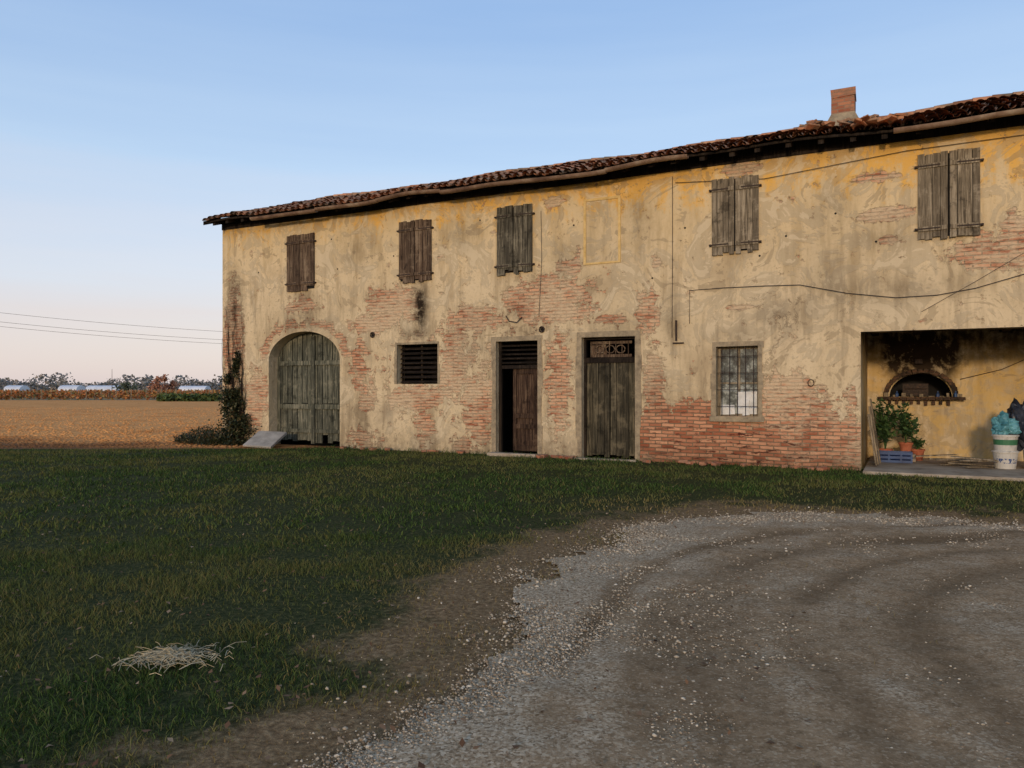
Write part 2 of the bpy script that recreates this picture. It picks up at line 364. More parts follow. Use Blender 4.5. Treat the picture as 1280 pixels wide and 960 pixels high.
for i in range(8):
    zz=z0+.06+i*.118; mt=Matrix.Translation((0,.16,zz))@Matrix.Rotation(.5+random.uniform(-.1,.1),4,'X')
    vt.box(u0+.03,u1-.03,-.05,.05,-.010,.010,.006,mt)
for uu in (u0+.02,(u0+u1)/2,u1-.02): vt.box(uu-.025,uu+.025,.215,.25,z0,z1)
vt.obj('vent_slats',w_dark,house)
d1=MB(); u0,u1,z0,z1=openings['door1']
d1.box(u0+.08,u1-.08,.14,.22,2.02,2.10); d1.box(u0,u0+.07,.14,.22,0,2.64)
d1.box(u1-.07,u1,.14,.22,0,2.64)
for i in range(5):
    zz=2.16+i*.1; mt=Matrix.Translation((0,.16,zz))@Matrix.Rotation(.4,4,'X'); d1.box(u0+.07,u1-.07,-.03,.03,-.012,.012,.002,mt)
d1.obj('door_frame_transom',w_dark,house)
d1=MB(); a0,a1=u0+.33,u1-.075; mt=Matrix.Translation((a1,.2,0))@Matrix.Rotation(-.10,4,'Z')@Matrix.Translation((-a1,0,0))
d1.box(a0,a1,.0,.03,.10,2.01,0,mt)
for a,b,c,e in ((a0,a0+.09,.1,2.01),(a1-.09,a1,.1,2.01),(a0+.09,a1-.09,.1,.22),(a0+.09,a1-.09,.62,.72),(a0+.09,a1-.09,.86,.96),(a0+.09,a1-.09,1.9,2.01)):
    d1.box(a,b,-.035,-.001,c,e,.002,mt)
for k in range(3): d1.box(a0+.1+k*.15,a0+.235+k*.15,-.010,-.0015,.98,1.88,.004,mt)
d1.obj('wooden_door',w_red,house)
d2=MB(); u0,u1,z0,z1=openings['door2']; y=.16
xs=np.linspace(u0+.05,u1-.05,9)
for i in range(8): d2.box(xs[i]+.004,xs[i+1]-.006-(.014 if i==3 else 0),y+random.uniform(-.008,.006),y+.03,.05+random.uniform(-.02,.05),2.12,.004)
d2.obj('plank_door',w_door,house)
d2=MB(); d2.box(u0,u0+.05,y-.03,y+.05,0,z1-.051); d2.box(u1-.05,u1,y-.03,y+.05,0,z1-.051); d2.box(u0+.05,u1-.05,y-.032,y+.05,2.12,2.24)
d2.box(u0,u1,y-.02,y+.05,z1-.05,z1-.003)
d2.obj('plank_door_frame',w_dark,house)
d2=MB()
for k in range(3):
    cx=u0+.36+k*.24; ring=[(cx+.10*math.cos(t),y+.03,2.42+.085*math.sin(t)) for t in np.linspace(0,2*math.pi,15)]
    d2.tube(ring,.014,5,cap=False)
for k in range(7): d2.box(u0+.14+k*.145,u0+.155+k*.145,y+.02,y+.03,2.25,2.60,.004)
d2.box(u0+.14,u1-.14,y+.04,y+.055,2.54,2.60,.003); d2.box(u0+.14,u1-.14,y+.04,y+.055,2.25,2.31,.003); d2.box(u0+.14,u0+.5,y+.06,y+.07,2.32,2.53,.02)
d2.obj('transom_fretwork',w_brown,house)
u0,u1,z0,z1=openings['win']; wb=MB()
for k in range(5): x=u0+.1+k*(u1-u0-.2)/4; wb.tube([(x,.07,z0),(x,.07,z1)],.008,6)
for k in range(4): zz=z0+.2+k*.34; wb.tube([(u0,.075,zz),(u1,.075,zz)],.007,6)
wb.obj('window_bars',mat_iron,house)
wf=MB()
for a,b in ((u0,u0+.05),((u0+u1)/2-.03,(u0+u1)/2+.03),(u1-.05,u1)): wf.box(a,b,.20,.25,z0,z1)
for a,b in ((z0,z0+.05),(z1-.05,z1),(z0+.66,z0+.69)):
    wf.box(u0+.05,(u0+u1)/2-.03,.202,.248,a,b); wf.box((u0+u1)/2+.03,u1-.05,.202,.248,a,b)
wf.obj('window_frame',w_grey,house)
mm=M('dusty_glass',.25,.5); X,Y,Z=mm.xyz()
gc=mm.ramp(mm.math('ADD',mm.noise(5,5,.7),mm.math('MULTIPLY',mm.math('SUBTRACT',Z,1.7),-.14)),[(.35,srgb(28,30,28)),(.5,srgb(84,90,86)),(.62,srgb(160,166,160))])
mat_glass=mm.out(gc)
g=MB(); g.box(u0+.04,u1-.04,.222,.228,z0+.04,z1-.04); g.obj('window_glass',mat_glass,house)
mm=M('old_paper'); mat_paper=mm.out(mm.ramp(mm.noise(6,4),[(.3,srgb(196,196,192)),(.6,srgb(226,226,222)),(.75,srgb(170,150,130))]))
g=MB(); g.box(u0+.40,u1-.06,.190,.199,z0+.05,z0+.50,.01); g.box(u0+.5,u1-.2,.175,.186,z0+.02,z0+.32,.01); g.box(u0+.06,u0+.34,.185,.196,z0+.03,z0+.22,.01); g.obj('window_papers',mat_paper,house)

# ---------------------------------------------------------------- ROOF
EV=-.50; UR=-.16
def rz(u,v):
    b=6.27+(min(v,DEPTH-v)-EV)*.332
    b+=.12*max(0,min(1,(u-14)/5))**2*(min(v,DEPTH-v)-EV)/4.7
    b+=.03*math.sin(u*.9+1)+.022*math.sin(u*2.1)
    return b
m=M('terracotta_tiles',.9,.12); isl=m.island()
col=m.ramp(isl,[(0,srgb(124,86,64)),(.3,srgb(170,118,86)),(.6,srgb(196,138,100)),(.85,srgb(150,122,98)),(1,srgb(214,160,118))])
col=m.mix(m.math('MULTIPLY',m.step(m.noise(3,5,.7),.46,.64),.85),col,srgb(112,100,82)); col=m.mix(m.math('MULTIPLY',m.step(m.noise(22,4,.7),.55,.7),.5),col,srgb(80,70,56))
mat_tile=m.out(col,m.bump(m.noise(40,4),.4,.01))
V=[];F=[]
SP=.205; nrow=13
def tile(uc,v0,v1,r0,r1,up,side):
    o=len(V); seg=5
    for v,r,lift in ((v0,r0,.03),(v1,r1,.0)):
        vv=v if side==0 else DEPTH-v
        zb=rz(uc,v)
        for k in range(seg+1):
            t=math.pi*k/seg
            V.append((uc-r*math.cos(t)+jx,vv,zb+jz+lift+(math.sin(t)*r*.85 if up else .05-math.sin(t)*r*.6)))
    for k in range(seg): F.append((o+k,o+k+1,o+seg+2+k,o+seg+1+k))
for side in (0,1):
    for c in range(int((UEND+.4)/SP)):
        uc=UR+.06+c*SP
        for r in range(nrow):
            jx=random.uniform(-.018,.018); jz=random.uniform(-.012,.018)
            if random.random()<.06: jx+=random.uniform(-.05,.05); jz+=.035
            v0=EV+r*.366+random.uniform(-.03,.02)-(random.uniform(0,.08) if r==0 else 0); v1=min(v0+.43,RV+.02)
            tile(uc,v0,v1,.092,.075,True,side)
            jz-=.015; tile(uc+SP/2,v0-.03 if r else v0,v1,.09,.078,False,side)
jx=jz=0
for c in range(int((UEND+.4)/.38)):
    u0=UR+c*.38; o=len(V)
    for u,r in ((u0,.13),(u0+.42,.11)):
        for k in range(7):
            t=math.pi*k/6; V.append((u,RV-r*math.cos(t),rz(u,RV)+.03+r*.9*math.sin(t)))
    for k in range(6): F.append((o+k,o+k+1,o+8+k,o+7+k))
V=np.array(V); F=np.array(F); mesh_np('roof_tiles',V,F,mat_tile,house)
V=[];F=[]; n=60
for i in range(n+1):
    u=UR+(UEND+.44)*i/n
    for v in (EV+.03,RV,DEPTH-EV-.03): 
        z=rz(u,min(v,DEPTH-v)); V.append((u,v,z-.02)); V.append((u,v,z-.07))
for i in range(n):
    a=i*6
    for p,q in ((0,2),(2,4)):
        F.append((a+p,a+6+p,a+6+q,a+q)); F.append((a+p+1,a+q+1,a+7+q,a+7+p))
    F.append((a,a+1,a+7,a+6)); F.append((a+4,a+10,a+11,a+5))
F.append((0,2,3,1)); F.append((2,4,5,3)); e=n*6; F.append((e,e+1,e+3,e+2)); F.append((e+2,e+3,e+5,e+4))
mesh_np('roof_deck',np.array(V),np.array(F),w_dark,house)
rf=MB()
for k in range(int(UEND/.55)):
    u=.1+k*.55+random.uniform(-.04,.04)
    z1=rz(u,EV)-.075; z2=rz(u,.0)-.075
    rf.add([(u-.05,EV+.08,z1-.07),(u+.05,EV+.08,z1-.07),(u+.05,EV+.08,z1+.03),(u-.05,EV+.08,z1+.03),(u-.05,.1,z2-.07),(u+.05,.1,z2-.07),(u+.05,.1,z2+.02),(u-.05,.1,z2+.02)],
           [(0,1,2,3),(0,4,5,1),(1,5,6,2),(3,2,6,7),(0,3,7,4)])
rf.obj('rafter_tails',w_dark,house)
fb=MB(); fb.box(0,UEND,-.03,.2,WT-.02,WT+.30); fb.obj('wall_plate',w_dark,house)
vg=MB()
for vv0,vv1 in ((EV,RV),(DEPTH-EV,RV)):
    a=rz(UR,min(vv0,DEPTH-vv0)); b=rz(UR,RV); g0,g1=UR-.05,UR-.012
    vg.add([(g0,vv0,a-.1),(g0,vv1,b-.1),(g0,vv1,b+.01),(g0,vv0,a+.01),(g1,vv0,a-.1),(g1,vv1,b-.1),(g1,vv1,b+.01),(g1,vv0,a+.01)],
           [(0,1,2,3),(4,7,6,5),(0,4,5,1),(3,2,6,7),(0,3,7,4)])
vg.obj('verge_board',w_dark,house)
m=M('rusted_gutter',.6,.3); mat_gut=m.out(m.ramp(m.noise(2.5,5,.7),[(.3,srgb(90,68,54)),(.5,srgb(128,102,82)),(.7,srgb(158,138,116))]),m.bump(m.noise(10),.2,.01))
gt=MB(); br=MB()
def gutter(ua,ub,drop):
    vs=[];fs=[]; seg=7; n=max(2,int((ub-ua)/.3))
    for ri in (.075,.067):
        for i in range(n+1):
            u=ua+(ub-ua)*i/n; z=rz(u,EV)-drop+.012*math.sin(u*3)
            for k in range(seg+1):
                t=math.pi*k/seg; vs.append((u,EV-.055-ri*math.cos(t),z-ri*math.sin(t)))
    for q in (0,1):
        o=q*(n+1)*(seg+1)
        for i in range(n):
            for k in range(seg): a=o+i*(seg+1)+k; fs.append((a,a+1,a+seg+2,a+seg+1) if q else (a,a+seg+1,a+seg+2,a+1))
    gt.add(vs,fs)
    for u in np.arange(ua+.3,ub,.9): br.box(u-.012,u+.012,EV-.14,EV+.05,rz(u,EV)-drop+.003,rz(u,EV)-drop+.009); 
u=1.7
while u<13.4:
    L=random.uniform(1.8,2.4); gutter(u,min(u+L,13.6),.03+random.uniform(0,.05)); u+=L-.02
u=17.3
while u<UEND: L=2.2; gutter(u,min(u+L,UEND),.02+random.uniform(0,.03)); u+=L-.02
gt.obj('gutter',mat_gut,house,smooth=True); br.obj('gutter_brackets',mat_iron,house)
def brickmat(name,c1,c2,c3,mo):
    m=M(name); X,Y,Z=m.xyz(); bt=m.nt.nodes.new('ShaderNodeTexBrick'); m.lk(m.comb(m.math('ADD',X,Y),Z,0.),bt.inputs['Vector'])
    bt.inputs['Scale'].default_value=1; bt.inputs['Brick Width'].default_value=.25; bt.inputs['Row Height'].default_value=.07; bt.inputs['Mortar Size'].default_value=.008
    bt.inputs['Color1'].default_value=c1+(1,); bt.inputs['Color2'].default_value=c2+(1,); bt.inputs['Mortar'].default_value=mo+(1,)
    cc=m.mix(m.step(m.noise(5,5,.7),.42,.6),bt.outputs['Color'],c3)
    return m.out(cc,m.bump(m.math('SUBTRACT',1.0,bt.outputs['Fac']),.6,.015))
mat_chim=brickmat('chimney_brick',srgb(150,88,64),srgb(182,124,92),srgb(148,112,88),srgb(140,120,100))
mat_soot=brickmat('sooty_brick',srgb(74,54,42),srgb(100,76,58),srgb(52,43,35),srgb(66,58,48))
ch=MB(); cu,cv=16.34,1.6; zb=rz(cu,cv)-.2
ch.box(cu-.22,cu+.22,cv-.22,cv+.22,zb,7.60,.01); ch.box(cu-.235,cu+.235,cv-.235,cv+.235,7.60,7.77,.014)
ch.obj('chimney',mat_chim,house)
ch=MB(); zr=rz(cu,cv)
ch.add([(cu-.42,cv-.4,zr-.15),(cu+.42,cv-.4,zr-.15),(cu+.42,cv+.4,zr+.1),(cu-.42,cv+.4,zr+.1),(cu-.225,cv-.225,zr+.28),(cu+.225,cv-.225,zr+.28),(cu+.225,cv+.225,zr+.3),(cu-.225,cv+.225,zr+.3)],
       [(0,1,5,4),(1,2,6,5),(2,3,7,6),(3,0,4,7)])
ch.obj('chimney_flashing',mat_cem,house)
rb=MB()
for k in range(38):
    u=cu+random.uniform(-.7,1.1); v=cv+random.uniform(-1.2,-.3); z=rz(u,v)+.10+random.uniform(0,.12)
    mt=Matrix.Translation((u,v,z))@Matrix.Rotation(random.uniform(0,3),4,'Z')@Matrix.Rotation(random.uniform(-.5,.5),4,'X')
    rb.box(-.13,.13,-.07,.07,-.02,.02,.02,mt)
rb.obj('loose_roof_tiles',mat_tile,house)
cb=MB()
cb.tube([(13.5,-.02,2.9),(13.5,-.02,3.59),(14.2,-.03,3.6),(15.0,-.03,3.59),(15.66,-.03,3.57),(16.5,-.03,3.36),(17.33,-.03,3.23),(18.0,-.03,3.24),(18.6,-.03,3.33),(19.32,-.03,3.53),(20.5,-.03,3.95)],.007,5)
cb.tube([(13.14,-.02,6.0),(13.14,-.02,4.2),(13.13,-.02,2.62)],.006,5)
cb.tube([(13.2,-.03,5.86),(15,-.03,5.72),(17.5,-.03,5.92),(20,-.03,5.95)],.006,5)
cb.tube([(10.1,-.02,5.6),(10.12,-.02,4.5),(10.05,-.02,3.2)],.005,5)
cb.tube([(17.75,-.02,2.95),(18.6,-.025,3.45),(19.8,-.02,4.2)],.004,4)
for (u,z,r) in ((15.86,1.66,.055),):
    cb.tube([(u+r*math.cos(t),-.02,z+r*1.2*math.sin(t)) for t in np.linspace(0,6.28,13)],.009,5)
for u,z in ((5.35,2.93),(10.12,2.9)):
    cb.tube([(u+.06*math.cos(t),-.02,z+.06*math.sin(t)) for t in np.linspace(0,6.28,13)],.018,6)
cb.tube([(9.2,-.02,3.25),(9.3,-.05,3.12),(9.5,-.05,3.08),(9.62,-.02,3.2)],.012,5)
cb.tube([(13.22,-.03,2.55),(13.22,-.03,2.98)],.022,6); cb.box(13.15,13.38,-.04,-.002,2.49,2.52,.004)
cb.obj('wall_cables',mat_iron,house)
hl=MB()
for u,z in ((5.35,2.93),(10.12,2.9),(14.9,4.2),(12.7,3.9),(8.5,5.55),(6.0,4.9),(13.4,4.9),(15.4,4.55),(1.4,4.8),(4.2,4.7),(10.9,5.2),(16.3,4.9),(17.0,4.3),(4.0,5.5)):
    r=.042 if z<3 else .022
    hl.add([(u+r*math.cos(t),-.003,z+r*math.sin(t)) for t in np.linspace(0,5.6,9)],[tuple(range(9))])
hl.obj('wall_putlog_holes',mat_dark,house)

# ---------------------------------------------------------------- portico contents
m=M('old_concrete'); mat_conc=m.out(m.ramp(m.noise(2.5,5,.7),[(.3,srgb(128,114,96)),(.5,srgb(160,147,128)),(.75,srgb(186,172,150))]),m.bump(m.noise(18,5),.4,.01))
sl=MB(); sl.box(16.80,23.6,-.65,2.99,-.15,.055,0); sl.obj('portico_floor',mat_conc,house,bevel=.01)
bm_=MB()
for k in range(9): x=pu0+.1+k*.8; bm_.box(x,x+.14,.42,2.98,2.72,2.88)
bm_.box(pu0+.001,pu1-.001,.40,2.99,2.885,2.93); bm_.obj('portico_ceiling_beams',w_dark,house)
ov=empty('bread_oven'); ov.matrix_world=house.matrix_world.copy()
vb=MB(); cu=oc; zc=1.40; n=19
for k in range(n):
    t=math.pi*(k+.5)/n; r=.67; x=cu-math.cos(t)*r; z=zc+math.sin(t)*r*.80
    vb.box(-.048,.048,-.05,.065,-.045,.045,.008,Matrix.Translation((x,2.93,z))@Matrix.Rotation(math.atan2(-math.cos(t),math.sin(t)*.8),4,'Y'))
for k in range(12):
    x=cu-.82+k*.139; vb.box(x,x+.130,2.80+random.uniform(-.02,.02),2.99,1.31,1.37,.006)
for k in range(9): x=cu-.62+k*.14; vb.box(x,x+.06,2.90,2.99,1.18+random.uniform(0,.05),1.295,.006)
vb.obj('brick_arch',mat_soot,ov)
vb=MB()
for a,b in zip(op[:-1],op[1:]): quad(vb,(a[0],PD+.002,a[1]),(a[0],3.9,a[1]),(b[0],3.9,b[1]),(b[0],PD+.002,b[1]))
quad(vb,(oc-ow,PD+.002,oz0),(oc+ow,PD+.002,oz0),(oc+ow,3.9,oz0),(oc-ow,3.9,oz0)); quad(vb,(oc-ow,3.9,oz0),(oc+ow,3.9,oz0),(oc+ow,3.9,oz0+.6),(oc-ow,3.9,oz0+.6))
vb.obj('oven_chamber',mat_dark,ov)
vb=MB(); vb.box(cu-.34,cu+.16,3.12,3.15,1.39,1.66); vb.tube([(cu-.3,3.10,1.55),(cu+.12,3.10,1.55)],.012,6)
vb.box(cu-.10,cu+.04,2.85,2.99,2.10,2.20,.01)
vb.tube([(cu+.75,2.96,1.75),(cu+1.5,2.96,1.95),(cu+2.2,2.96,2.3)],.007,5)
vb.obj('oven_door',mat_iron,ov)
vb=MB()
for k in range(9):
    x=cu-.7+k*.17; vb.box(x,x+random.uniform(.04,.12),2.83,2.9,1.372,1.372+random.uniform(.02,.10),.004)
vb.obj('ledge_bits',w_grey,ov)
m=M('blue_plastic',.5,.4); mat_blue=m.out(m.ramp(m.noise(6),[(.3,srgb(26,50,90)),(.7,srgb(46,78,124))]))
vb=MB()
for x in (cu-.45,cu+.33,cu+.66): vb.lathe(x,2.84,[(0,1.374),(.035,1.374),(.035,1.44),(.014,1.47),(.014,1.50),(0,1.50)],10)
vb.obj('ledge_bottles',mat_blue,ov)
m=M('white_plastic',.45,.4); X,Y,Z=m.xyz()
band=m.math('MULTIPLY',m.step(Z,.50,.505),m.math('SUBTRACT',1.0,m.step(Z,.60,.605)))
band2=m.math('MULTIPLY',m.step(Z,.16,.165),m.math('SUBTRACT',1.0,m.step(Z,.25,.255)))
cw=m.mix(m.step(m.noise(6,5,.7),.5,.7),srgb(190,186,176),srgb(140,135,122)); cw=m.mix(band,cw,srgb(60,110,76)); cw=m.mix(m.math('MULTIPLY',band2,m.step(m.noise(22,2),.5,.55)),cw,srgb(50,74,120))
mat_white=m.out(cw)
bk=MB(); bu,bvv=19.15,1.05
bk.lathe(bu,bvv,[(0,.06),(.17,.06),(.205,.36),(.222,.36),(.222,.385),(.205,.39),(.2,.40),(.19,.39),(.178,.395),(.205,.66),(.222,.66),(.222,.69),(.2,.695),(.0,.695)],24)
bk2=bk.obj('paint_bucket',mat_white,None,smooth=False); bk2.matrix_world=house.matrix_world
bk=MB(); bk.lathe(19.62,1.2,[(0,.06),(.15,.06),(.18,.40),(.195,.40),(.195,.43),(.17,.43),(.165,.40),(0,.39)],24)
bk2=bk.obj('paint_bucket.001',mat_white,None); bk2.matrix_world=house.matrix_world
def lump(name,cx,cy,cz,rx,ry,rz_,mat,amp=.25,seed=0):
    import bmesh
    bm=bmesh.new(); bmesh.ops.create_icosphere(bm,subdivisions=4,radius=1)
    for v in bm.verts:
        nn=mnoise.noise(v.co*1.6+Vector((seed,0,0)))*amp+abs(mnoise.noise(v.co*4+Vector((seed,3,0))))*amp*.8
        p=v.co*(1+nn); v.co=Vector((cx+p.x*rx,cy+p.y*ry,cz+p.z*rz_))
    me=bpy.data.meshes.new(name); bm.to_mesh(me); bm.free(); me.materials.append(mat)
    ob=bpy.data.objects.new(name,me); scene.collection.objects.link(ob); ob.matrix_world=house.matrix_world; return ob
m=M('cyan_plastic_sheet',.4,.4); mat_cy=m.out(m.ramp(m.noise(5),[(.3,srgb(60,116,128)),(.7,srgb(104,164,172))]))
m=M('black_plastic_sheet',.4,.4); mat_bk=m.out(m.ramp(m.noise(5),[(.3,(.01,.012,.016)),(.7,(.03,.035,.05))]))
lump('plastic_bag',19.13,1.05,.86,.19,.15,.18,mat_cy,.6,1); lump('black_tarp',19.42,1.22,.88,.24,.2,.38,mat_bk,.5,5)
cr=MB(); a0,a1,b0,b1=16.98,17.62,1.35,1.75
for zz in (.06,.14,.22):
    cr.box(a0,a1,b0,b0+.015,zz,zz+.05); cr.box(a0,a1,b1-.015,b1,zz,zz+.05); cr.box(a0,a0+.015,b0+.016,b1-.016,zz,zz+.05); cr.box(a1-.015,a1,b0+.016,b1-.016,zz,zz+.05)
for x in (a0,a0+.2,a0+.42,a1-.03):
    cr.box(x,x+.03,b0-.006,b0-.001,.06,.28); 
cr.box(a0+.016,a1-.016,b0+.016,b1-.016,.07,.085); o=cr.obj('blue_crate',mat_blue,None); o.matrix_world=house.matrix_world
m=M('terracotta_pot'); mat_pot=m.out(m.ramp(m.noise(8),[(.3,srgb(150,84,58)),(.7,srgb(180,110,80))]))
m=M('plant_leaves',.6,.3); isl=m.island(); mat_leaf=m.out(m.ramp(isl,[(0,srgb(28,48,26)),(.5,srgb(50,76,40)),(1,srgb(84,108,58))]))
def leaves(n,fc,size,asp=.35,droop=.5):
    V=[];F=[]
    for i in range(n):
        c=Vector(fc()); a=random.uniform(0,6.28); e=random.uniform(-droop,1.1)
        d=Vector((math.cos(a)*math.cos(e),math.sin(a)*math.cos(e),math.sin(e))); s=d.cross(Vector((random.uniform(-1,1),random.uniform(-1,1),1))).normalized()
        L=size*random.uniform(.6,1.3); o=len(V)
        V+= [c,c+d*L*.5+s*L*asp,c+d*L,c+d*L*.5-s*L*asp]; F.append((o,o+1,o+2,o+3))
    return np.array([tuple(v) for v in V]),np.array(F)
def potted(name,u,v,z,h,r,n):
    e=empty(name); e.matrix_world=house.matrix_world
    p=MB(); p.lathe(u,v,[(0,z),(.09,z),(.125,z+.2),(.14,z+.2),(.14,z+.235),(.118,z+.235),(.11,z+.2),(0,z+.19)],18); p.obj('pot',mat_pot,e)
    st=MB(); tips=[]
    for k in range(12):
        a=random.uniform(0,6.28); rr=random.uniform(.2,1)*r; q=(u+rr*math.cos(a),v+rr*math.sin(a),z+.2+h*random.uniform(.5,1)); tips.append(q)
        st.tube([(u,v,z+.19),(u+rr*.3*math.cos(a),v+rr*.3*math.sin(a),z+.2+h*.4),q],.006,4)
    st.obj('stems',mat_leaf,e)
    def fc():
        q=random.choice(tips); t=random.uniform(.3,1.05); return (u+(q[0]-u)*t+random.gauss(0,.04),v+(q[1]-v)*t+random.gauss(0,.04),z+.2+(q[2]-z-.2)*t)
    V,F=leaves(n,fc,.12,.22); mesh_np('leaves',V,F,mat_leaf,e)
potted('potted_plant',17.12,1.95,.06,1.0,.26,640); potted('potted_plant.001',17.50,1.95,.20,.85,.24,480); potted('potted_plant.002',17.72,2.2,.056,.3,.12,120)
pb=MB(); pb.box(17.3,17.68,1.8,2.1,.056,.20); o=pb.obj('stone_block',mat_conc,None); o.matrix_world=house.matrix_world
e=empty('leaning_boards'); e.matrix_world=house.matrix_world
pb=MB()
for k in range(3):
    pb.box(0,.03,0,.22,0.02,1.0+.15*k,.004,Matrix.Translation((16.98+k*.03,.3+k*.26,.06))@Matrix.Rotation(-.14,4,'Y'))
pb.obj('boards',w_grey,e)
e=empty('loose_planks'); e.matrix_world=house.matrix_world; pb=MB()
for k in range(10):
    mt=Matrix.Translation((18.3+random.uniform(-.3,.45),1.1+random.uniform(-.5,.5),.07+k*.018))@Matrix.Rotation(random.uniform(-.5,.9),4,'Z')@Matrix.Rotation(random.uniform(-.06,.06),4,'Y')
    pb.box(-.38,.38,-.045,.045,0,.02,.004,mt)
pb.obj('planks',w_grey,e)
e=empty('stone_slab'); pb=MB()
mt=house.matrix_world@Matrix.Translation((2.2,-.55,.17))@Matrix.Rotation(.2,4,'Z')@Matrix.Rotation(.42,4,'X')@Matrix.Rotation(.05,4,'Y')
pb.box(-.42,.42,-.42,.42,0,.06,.01,mt); m=M('pale_stone'); pm=m.out(m.ramp(m.noise(4,5),[(.3,srgb(134,131,124)),(.7,srgb(170,166,157))]))
pb.obj('slab',pm,e,bevel=.008)
pb=MB(); pb.box(8.85,10.08,-.30,-.016,-.1,.07,.01); pb.box(11.0,12.4,-.25,-.016,-.1,.035,.01); pb.obj('door_steps',mat_conc,house,bevel=.01)
pb=MB()
for k in range(36):
    u=random.choice([random.uniform(12.4,16.6),random.uniform(10.1,11.0),random.uniform(4.5,8.5)]); s=random.uniform(.4,1)
    mt=house.matrix_world@Matrix.Translation((u,-.08-random.random()*.3,.03))@Matrix.Rotation(random.uniform(0,3),4,'Z')@Matrix.Rotation(random.uniform(-.4,.4),4,'X')
    pb.box(-.11*s,.11*s,-.055,.055,-.03,.03,.01,mt)
pb.obj('fallen_bricks',mat_chim)

# ivy
iv=empty('ivy'); iv.matrix_world=house.matrix_world
m=M('ivy_leaves',.6,.25); isl=m.island(); mat_ivy=m.out(m.ramp(isl,[(0,srgb(30,36,22)),(.6,srgb(52,60,36)),(.85,srgb(84,80,50)),(1,srgb(114,94,64))]))
def ivf():
    while True:
        t=random.random()**1.6
        z=t*2.6; w=.50*(1-t)**1.2+.09; cx=.62-.14*t+.12*math.sin(z*3); x=cx+random.gauss(0,.5)*w
        if mnoise.noise(Vector((z*2.6,x*5,1)))>-.12+.35*(t-.3): break
    return (x,-.03-abs(random.gauss(0,.08+.3*(1-t)**3)),max(.02,z))
V,F=leaves(6000,ivf,.08,.36,.9); mesh_np('ivy_leaves',V,F,mat_ivy,iv)
st=MB()
for k in range(34):
    x=.6+random.gauss(0,.15); zz=0; P=[(x,-.05,0)]
    top=random.uniform(1.4,4.0)
    while zz<top: zz+=.2; x+=random.gauss(-.008,.04); P.append((max(.02,x),-.02-random.random()*.03,zz))
    st.tube(P,.014,4,.004)
st.obj('stems',w_dark,iv)
sb=empty('dry_shrub'); sb.matrix_world=house.matrix_world
def sbf():
    a=random.uniform(0,6.28); r=random.random()**.6; return (-.15+r*1.15*math.cos(a),-.45+r*.5*math.sin(a),random.random()**1.3*.48*(1.1-r*.8)+.02)
V,F=leaves(4200,sbf,.10,.12,.3); mesh_np('leaves',V,F,mat_ivy,sb)

# ---------------------------------------------------------------- GROUND
m=M('farmland_soil'); c=m.ramp(m.noise(.02,5,.6),[(.35,srgb(130,118,84)),(.65,srgb(158,136,98))])
mat_far=m.out(c)
def sheet(name,x0,x1,y0,y1,z,mat,n=2):
    xs=np.linspace(x0,x1,n); ys=np.linspace(y0,y1,n); X,Y=np.meshgrid(xs,ys); V=np.stack([X.ravel(),Y.ravel(),np.full(n*n,z)],1)
    F=[(j*n+i,j*n+i+1,(j+1)*n+i+1,(j+1)*n+i) for j in range(n-1) for i in range(n-1)]
    return mesh_np(name,V,np.array(F),mat)
sheet('ground',-3000,3000,-1500,4500,-.02,mat_far,3)
m=M('ploughed_soil',.95,.03); n1=m.noise(.35,5,.6); n2=m.noise(3,5,.75)
X,Y,Z=m.xyz()
c=m.ramp(n1,[(.3,srgb(208,142,82)),(.55,srgb(234,170,104)),(.75,srgb(220,154,92))])
c=m.mix(m.math('MULTIPLY',m.step(n2,.45,.62),.5),c,srgb(156,100,58))
row=m.nt.nodes.new('ShaderNodeTexWave'); row.inputs['Scale'].default_value=.55; row.inputs['Distortion'].default_value=2.5; row.inputs['Detail'].default_value=3
m.lk(m.scale(m.tc,(.5,1,1)),row.inputs['Vector']); row.bands_direction='Y'
c=m.mix(m.math('MULTIPLY',row.outputs['Fac'],.25),c,srgb(180,118,66))
near_shade=m.math('SUBTRACT',1.0,m.step(m.math('ADD',Y,m.math('ADD',m.math('MULTIPLY',X,.25),m.math('MULTIPLY',n1,5))),19.5,24.5))  # shadow strip on the near field edge, painted into the soil colour
c=m.mix(m.math('MULTIPLY',near_shade,.85),c,srgb(88,66,50))
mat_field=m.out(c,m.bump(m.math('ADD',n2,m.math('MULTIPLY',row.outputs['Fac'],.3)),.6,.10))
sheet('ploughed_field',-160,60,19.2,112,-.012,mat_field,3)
def pebbles(name,P,S,mat,flat=.6):
    ico_v=np.array([(0,0,1),(.894,0,.3),(.276,.851,.3),(-.724,.526,.3),(-.724,-.526,.3),(.276,-.851,.3)])
    lowr=ico_v[1:].copy(); lowr[:,2]=-.6; ico_v=np.concatenate([ico_v,lowr])
    ico_f=[(0,1,2),(0,2,3),(0,3,4),(0,4,5),(0,5,1)]+[(i,i+5,(i%5)+6) for i in range(1,6)]+[(i,(i%5)+6,(i%5)+1) for i in range(1,6)]
    ico_f=np.array(ico_f)
    n=len(P); k=len(ico_v); a=rng.uniform(0,6.28,n); ca,sa=np.cos(a),np.sin(a)
    jit=rng.uniform(.65,1.35,(n,k,1)); L=ico_v[None]*jit*S[:,None,None]; L[:,:,2]*=flat; sx=rng.uniform(.6,1.3,n)[:,None]; 
    x=L[:,:,0]*sx; y=L[:,:,1]
    V=np.stack([P[:,None,0]+x*ca[:,None]-y*sa[:,None],P[:,None,1]+x*sa[:,None]+y*ca[:,None],P[:,None,2]+L[:,:,2]],2).reshape(-1,3)
    F=(ico_f[None]+np.arange(n)[:,None,None]*k).reshape(-1,3)
    return mesh_np(name,V,F,mat)
